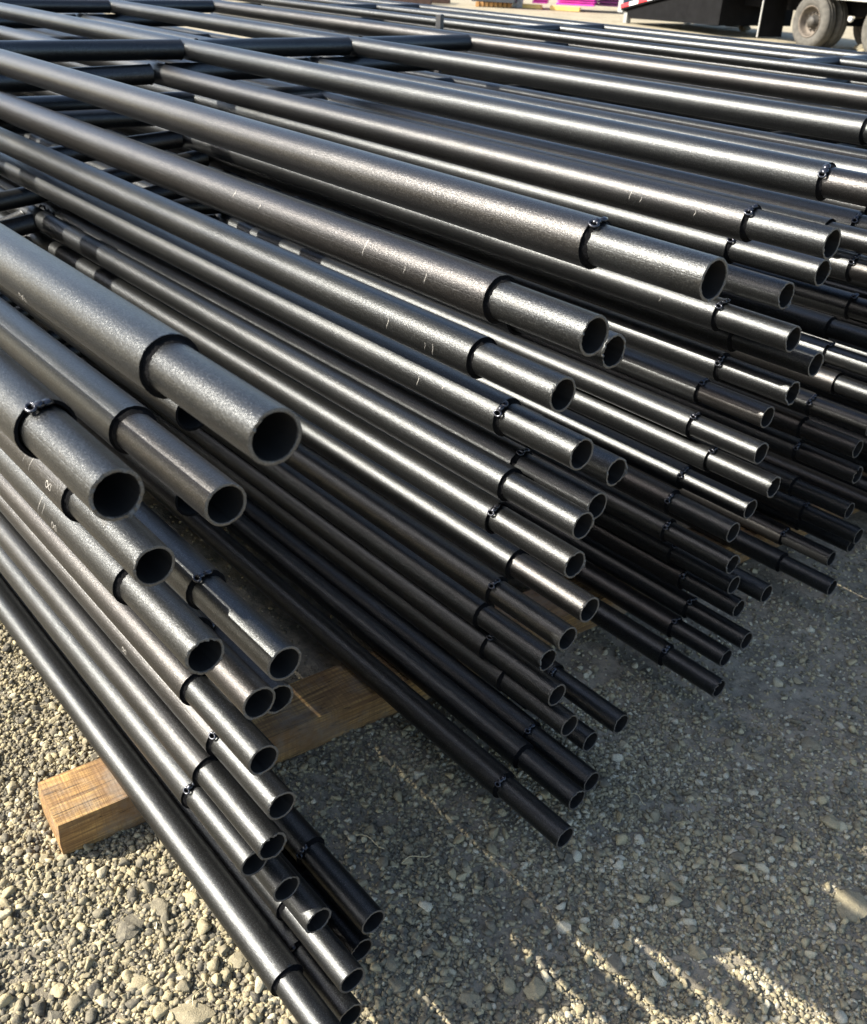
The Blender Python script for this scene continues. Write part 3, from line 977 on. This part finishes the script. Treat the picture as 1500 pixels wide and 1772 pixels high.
def prism(bm, pts, y0, y1):
    a = [bm.verts.new((p[0], y0, p[1])) for p in pts]
    b = [bm.verts.new((p[0], y1, p[1])) for p in pts]
    bm.faces.new(a); bm.faces.new(list(reversed(b)))
    for i in range(len(pts)):
        j = (i + 1) % len(pts)
        bm.faces.new((a[i], b[i], b[j], a[j]))
    bmesh.ops.recalc_face_normals(bm, faces=bm.faces)


part('tail_frame', trailer, MAT_BLACK, lambda bm: prism(bm, [(2.9, 0.22), (6.5, 0.12), (6.7, 0.30), (3.4, 0.95), (2.9, 1.05)], S_ * 0.10, -S_ * 2.1))
# lowered ramp at the tail
ramp_x0, ramp_x1, rz0, rz1 = 3.45, 6.85, 1.06, 0.36
ang = math.atan2(rz0 - rz1, ramp_x1 - ramp_x0)
rl = math.hypot(rz0 - rz1, ramp_x1 - ramp_x0)
cx, cz = (ramp_x0 + ramp_x1) / 2, (rz0 + rz1) / 2
rp = part('ramp', trailer, MAT_BLACK, lambda bm: add_box(bm, (0, 0, 0), (rl, 2.4, 0.14), bev=0.01), loc=(cx, -S_ * 1.03, cz), rot=(0, ang, 0))
for k in range(9):
    xx = -rl / 2 + rl * (k + 0.5) / 9
    part('tape_strip', rp, MAT_WHT if k % 2 else MAT_REDT, lambda bm: add_box(bm, (xx, S_ * 1.205, 0.02), (rl / 9 * 0.97, 0.012, 0.09)))
part('ramp_foot', trailer, MAT_MESH, lambda bm: [add_box(bm, (6.75, -S_ * yy, 0.13), (0.16, 0.14, 0.28), bev=0.01) for yy in (0.0, 2.0)] + [add_box(bm, (6.95, -S_ * 1.03, 0.40), (0.22, 2.3, 0.34), bev=0.01)])

# --- stacks behind
def pile(name, loc, rz, size, n, mat, label, cat, group=None, gapf=0.35, sup=None, layer='sheet'):
    """a squared pile of flat layers on two bearers"""
    base = link(name, None, loc=loc, rot=(0, 0, rz))
    tag(base, label, cat, group)
    z0 = 0.14
    dz = (size[2]) / n
    rs = random.Random(int(loc[0] * 10))
    for i in range(n):
        part(layer, base, mat, lambda bm: add_box(bm, (rs.uniform(-.02, .02), rs.uniform(-.03, .03), z0 + dz * (i + 0.5)), (size[0], size[1], dz * (1 - gapf)), bev=0.005))
    for s in (-1, 1):
        tb = link('timber_bearer', None)
        bpy.data.objects.remove(tb)
    return base


def block(loc, rz, size, mat, label, group=None, name='timber_block'):
    bm = bmesh.new()
    add_box(bm, (0, 0, size[2] / 2), size, bev=0.008)
    return tag(link(name, bm_mesh(bm, mat, name), loc=loc, rot=(0, 0, rz)), label, 'timber', group)


RZV = math.atan2(26.0, -23.0) - PI / 2          # faces the camera
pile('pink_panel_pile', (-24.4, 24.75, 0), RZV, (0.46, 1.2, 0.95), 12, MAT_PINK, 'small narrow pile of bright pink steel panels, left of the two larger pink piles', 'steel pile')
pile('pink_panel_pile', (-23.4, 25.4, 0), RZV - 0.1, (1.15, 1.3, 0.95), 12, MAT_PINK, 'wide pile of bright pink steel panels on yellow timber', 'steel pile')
pile('shaded_pink_pile', (-22.8, 26.4, 0), RZV - 0.1, (0.95, 1.0, 1.0), 12, MAT_PINK_SHADED, 'pink steel pile with its shade coloured in as purple, beside the trailer ramp', 'steel pile')
block((-24.3, 24.1, 0), RZV - 0.28, (0.95, 0.14, 0.12), MAT_YWOOD, 'short yellow timber under the narrow pink pile', 'yellow timbers under the pink piles')
block((-23.2, 24.65, 0), RZV - 0.28, (0.95, 0.14, 0.12), MAT_YWOOD, 'yellow timber under the wide pink pile', 'yellow timbers under the pink piles')
block((-24.6, 23.98, 0), RZV, (0.30, 0.3, 0.45), MAT_MESH, 'grey concrete block left of the pink piles', None, 'concrete_block')

# ochre block ends carrying a dark load
for k in range(8):
    f = k / 7
    block((-25.25 + 0.95 * f * 0.55, 22.9 + 1.55 * f * 0.55, 0), RZV, (0.11, 0.5, 0.13), MAT_OCHRE, ['leftmost', 'second', 'third', 'fourth', 'fifth', 'sixth', 'seventh', 'rightmost'][k] + ' ochre timber end of the row under the dark grey crate, counted from the left', 'row of ochre timber ends')
bm = bmesh.new()
add_box(bm, (0, 0, 0.56), (1.35, 1.0, 0.84), bev=0.01)
base = tag(link('dark_crate', bm_mesh(bm, flat('dark_grey_crate_paint', (0.045, 0.05, 0.058), 0.6, 0, 4, 0.3), 'dark_crate'), loc=(-25.05, 23.45, 0), rot=(0, 0, RZV - 0.08)), 'dark grey crate standing on a row of ochre timber ends', 'crate')
# brown timbers
for k, (xx, yy, zz, L) in enumerate(((-26.9, 20.9, 0.0, 2.3), (-26.9, 21.0, 0.2, 2.2), (-27.1, 21.1, 0.4, 2.2), (-27.0, 22.2, 0.0, 1.6))):
    block((xx, yy, zz), RZV, (L, 0.25, 0.19), MAT_BROWN, ['lowest dark brown timber lying beyond the gravel', 'middle dark brown timber of the pile beyond the gravel', 'top dark brown timber of the pile beyond the gravel', 'short dark brown timber below the white plank'][k], 'dark brown timbers beyond the gravel')
block((-27.1, 22.75, 0.20), RZV, (0.62, 0.4, 0.12), MAT_WHT, 'white painted plank lying on the short brown timber', None, 'white_plank')
# blued sheet pile at the left
pile('steel_sheet_pile', (-26.3, 14.6, 0), math.atan2(3.7, 1.3), (8.0, 2.4, 1.0), 7, MAT_DSTEEL, 'wide pile of dark blue grey steel sheets beyond the panels at upper left', 'steel pile', gapf=0.12)
# pale rubble seen under the trailer
for k, (xx, yy, rr, lab) in enumerate(((-17.0, 24.6, 0.26, 'white plastic bag of rubble seen under the trailer'), (-17.9, 25.0, 0.28, 'tan dirt clod seen under the trailer bed'), (-16.2, 23.9, 0.22, 'small pale rubble lump seen left of the mud flap'),
                                       (-11.4, 21.3, 0.24, 'pale lump of rock behind the gap between the trailer wheels'), (-11.2, 20.9, 0.18, 'pale broken rock on the ground between the trailer wheels'))):
    me = rock_mesh(rr, 300 + k)
    o = link('rubble', me, loc=(xx, yy, rr * 0.3), rot=(0, 0, k))
    tag(o, lab, 'rubble')
